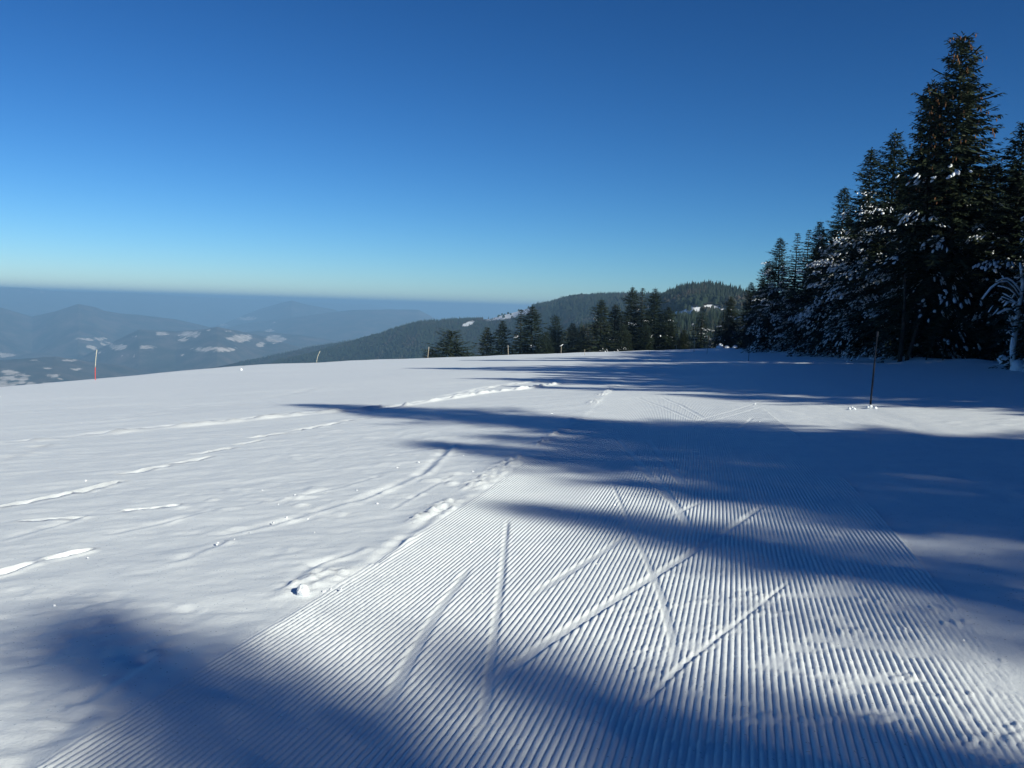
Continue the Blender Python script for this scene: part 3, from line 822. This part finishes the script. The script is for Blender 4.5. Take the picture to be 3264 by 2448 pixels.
bare_tree('bare_tree', (bx, by, zat(bx, by) - .1), twigs_ + [
    ('trunk', [(0, 0, 0), (-.05, 0, 1.2 * k_), (.05, .05, 2.4 * k_), (.2, .1, 3.6 * k_), (.25, .1, 4.8 * k_), (.1, .2, 6 * k_)], [.15, .13, .11, .10, .08, .04]),
    ('branch', arc((.22, .1, 4.0 * k_), (-2.1 * k_, -.2, 3.9 * k_), .9), [.07, .06, .06, .05, .05, .03]),
    ('branch', arc((.22, .1, 4.3 * k_), (-1.4 * k_, -.2, 4.9 * k_), .4), [.05, .04, .04, .04, .03, .03]),
    ('branch', arc((.1, .05, 3.1 * k_), (-1.1 * k_, -.1, 3.1 * k_), .25), [.06, .06, .06, .05, .05, .04]),
    ('branch', arc((.1, .05, 2.2 * k_), (1.1, .3, 4.6 * k_), -.2), [.06, .05, .05, .04, .04, .03]),
], 'bare tree with crooked trunk plastered in snow and an arching white branch')
gp = at(1946, 781)
bx, by = gp[0], gp[1]; k2 = by / 60.0
bare_tree('bare_tree', (bx, by, zat(bx, by) - .1), [
    ('trunk', [(-.1, 0, 0), (-.05, 0, 1.3 * k2), (0, .0, 2.6 * k2), (.02, .1, 4.2 * k2), (-.1, .1, 6 * k2)], [.16, .14, .12, .10, .06]),
    ('trunk', [(.35, 0, 0), (.7, 0, 1.4 * k2), (1.0, .0, 2.8 * k2), (1.2, .1, 4.4 * k2)], [.14, .12, .10, .07]),
], 'bare tree with two spreading snow-streaked trunks among the dark spruces')

# snow-covered shrubs at the foot of the wood
def snow_lumps(name, x, y, n, spread, size, label, cat, group=None, mt=None, sink=.2):
    r = np.random.default_rng(int(abs(x * 31 + y * 7)) + 3)
    parts = []
    for i in range(n):
        c = np.array([r.normal(0, spread), r.normal(0, spread), 0]); s = size * r.uniform(.6, 1.1)
        c[2] = s * r.uniform(.0, 1.3)
        V = ICOV * (1 + .22 * noise(ICOV[:, 0] * 2.3 + i * 9, ICOV[:, 1] * 2.3 + ICOV[:, 2] * 3, i)[:, None]) * np.array([s, s, s * .85]) + c
        parts.append((V, ICOF))
    o = link(name, pymesh(name, parts, mt or SNOWT)); o.location = (x, y, zat(x, y) - size * sink)
    tag(o, label, cat, group); return o
SH = [((2168, 786), 7, .35, .42, 'knobbly snow-buried shrub at the foot of the bare crooked tree'), ((2192, 800), 4, .25, .3, 'small snow-buried shrub before the bare crooked tree'),
      ((1905, 768), 5, .35, .35, 'snow-covered shrub left of the two-trunked bare tree'), ((1872, 767), 4, .4, .3, 'low snow-covered shrub where the snow meets the dark spruces'),
      ((1560, 741), 6, .8, .5, 'snow-covered scrub on the brow beside the wood corner'), ((1595, 742), 5, .8, .5, 'snow-covered scrub right at the wood corner')]
for (x, y), n, sp, sz, lb in SH:
    p = at(x, y); snow_lumps('snowy_shrub', p[0], p[1], n, sp, sz, lb, 'shrub', 'snow-covered shrubs at the wood edge')

# ------------------------------------------------------------------ piste poles
def pole(name, x, y, sections, label, group='marker poles along the piste', lean=(0, 0), bend=0.0, r=.02, extra=None, n=8):
    """sections: (part name, z0, z1, radius factor, material)"""
    e = link(name, None); e.location = (x, y, zat(x, y))
    Ht = sections[-1][2]
    for nm, z0, z1, rf, mt in sections:
        pts = []
        for i in range(n):
            z = z0 + (z1 - z0) * i / (n - 1); f = z / Ht
            pts.append((lean[0] * f + bend * f * f, lean[1] * f, z - .12 * (z0 == 0) * (i == 0)))
        link(nm, pymesh(nm, [tube(pts, [r * rf * (1.0 + .08 * math.sin(i * 2.3)) for i in range(n)], 8)], mt), e)
    if extra: extra(e, Ht)
    tag(e, label, 'marker pole', group)
    return e
def pole_px(x, yb, yt, sections, label, rpx=1.0, lean=(0, 0), bend=0.0, extra=None):
    p = at(x, yb); Y = p[1]
    if Y > 40: rpx *= .46
    Ht = (yb - yt) / 1916 * Y / math.cos(PITCH)
    sec = [(a, b * Ht, c * Ht, d, m_) for a, b, c, d, m_ in sections]
    return pole('piste_pole', p[0], p[1], sec, label, lean=(lean[0] * Ht, lean[1] * Ht), bend=bend * Ht, r=rpx / 1916 * Y, extra=extra)
one = lambda mt: [('shaft', 0, 1, 1, mt)]
pole_px(1880, 877, 716, [('lower_shaft', 0, .58, 1.25, DARKP), ('upper_shaft', .58, .93, .8, DARKP), ('fir_tip', .93, 1, 1.6, DARKP)],
        'tall dark leaning pole in the blue shadow, snow clods at its foot', 1.5, lean=(.03, 0))
pole_px(206, 821, 755, [('lower_shaft', 0, .42, 1.1, REDP), ('upper_shaft', .42, 1, .9, WHITEP)], 'curved cane pole red below and white above, on the brow', 1.5, lean=(-.04, 0), bend=.10)
pole_px(684, 778, 752, one(WHITEP), 'thin bent pale cane on the brow, before the blue valley', 1.0, bend=.28)
pole_px(924, 766, 742, one(WOODP), 'pale stake just left of the bushy round spruce', 1.3, lean=(.08, 0))
pole_px(1098, 756, 735, one(WOODP), 'pale stake before the two small pointed spruces', 1.2, lean=(-.06, 0))
def flag(e, Ht):
    me = pymesh('cap', [tube([(-.25, 0, Ht - .1), (.0, 0, Ht + .02), (.28, 0, Ht + .22)], [.05, .06, .04], 6)], SNOWT); link('cap', me, e)
pole_px(1212, 754, 737, one(WOODP), 'short stake with a slanting snow cap on the brow', .9, extra=flag)
pole_px(1263, 746, 733, one(WOODP), 'thin short stake on the brow, left of the tall grove', .8)
pole_px(1404, 743, 736, one(WOODP), 'tiny stake on the brow below the tallest grove spruce', .8)
pole_px(1461, 742, 733, one(WOODP), 'tiny stake on the brow right of the grove', .8)
pole_px(1467, 756, 735, one(DARKP), 'thin dark pole in the far shadow stripes', .8)
def arm(e, Ht):
    link('arm', pymesh('arm', [tube([(0, 0, Ht - .02), (.5, 0, Ht + .03)], [.04, .03], 6)], WOODP), e)
pole_px(1499, 760, 731, one(WOODP), 'pale pole with a short arm at its top, far down the piste', 1.4, extra=arm)
pole_px(1527, 764, 724, [('lower_shaft', 0, .6, .9, DARKP), ('upper_shaft', .6, 1, 1.6, ORANGEP)], 'far pole with thick orange-brown top and lower half coloured dark as shadow', 1.0, lean=(.06, 0))  # lower shaft's dark colour paints in the shadow lying over it
pole_px(1617, 780, 735, one(DARKP), 'dark thin pole before the corner of the wood', 1.2)

# ------------------------------------------------------------------ snow clods
p = at(655, 1284); o = snow_lumps('snowball', p[0], p[1], 1, 0, .045, 'round snowball lying at the left rim of the corduroy', 'snowball', sink=-.5)
CH = [(735, 1272), (715, 1268), (700, 1277), (648, 1310), (664, 1306), (1010, 1195)]
p = at(1868, 882)
for i in range(7):
    snow_lumps('snow_clod', p[0] + random.uniform(-.40, .25), p[1] + random.uniform(-.15, .15), 2, .04, random.uniform(.025, .06), 'clod of snow heaped at the foot of the tall dark pole', 'snow clod', 'snow clods at the tall dark pole')
CL = [(735, 1275), (715, 1272), (700, 1277), (985, 960), (910, 1068), (470, 1175), (505, 1165), (590, 1130), (540, 1150), (620, 1118), (120, 1310), (600, 1090), (335, 1385), (452, 1218), (640, 1070),
      (1000, 985), (905, 1000), (860, 1010), (730, 1100), (815, 1090), (520, 800), (185, 1040), (190, 1205), (565, 1060), (770, 1060), (680, 1150), (1020, 1020), (960, 1040), (1500, 925), (1630, 872), (1640, 910)]
for i, (x, y) in enumerate(CL):
    p = at(x, y); sz = p[1] * random.uniform(1.8, 3.6) / 1916
    onp = p[0] > float(xl(p[1])) - .1
    snow_lumps('snow_clod', p[0], p[1], 2, sz * .5, sz, 'small clod of snow lying on the corduroy' if onp else 'small clod of snow lying on the untracked snow left of the corduroy', 'snow clod',
               'snow clods on the corduroy' if onp else 'snow clods beside the corduroy', sink=.5)

# ------------------------------------------------------------------ haze
V = np.array([[sx * 70000, sy * 70000, z] for z in (-1005, 75) for sx, sy in ((-1, -1), (1, -1), (1, 1), (-1, 1))], float)
Fc = [(3, 2, 1, 0), (4, 5, 6, 7), (0, 1, 5, 4), (1, 2, 6, 5), (2, 3, 7, 6), (3, 0, 4, 7)]
HZ = bpy.data.materials.new('haze'); HZ.use_nodes = True; nt = HZ.node_tree; nt.nodes.clear()
pv = nt.nodes.new('ShaderNodeVolumePrincipled'); pv.inputs['Color'].default_value = (.31, .56, .84, 1)
pv.inputs['Density'].default_value = 1.08e-4; pv.inputs['Anisotropy'].default_value = 0.0
ou = nt.nodes.new('ShaderNodeOutputMaterial'); nt.links.new(pv.outputs[0], ou.inputs['Volume'])
hz = link('haze', pymesh('haze', [(V, Fc)], HZ, False)); tag(hz, 'thin blue air haze over the valley', kind='stuff')
print('ground verts', NG)
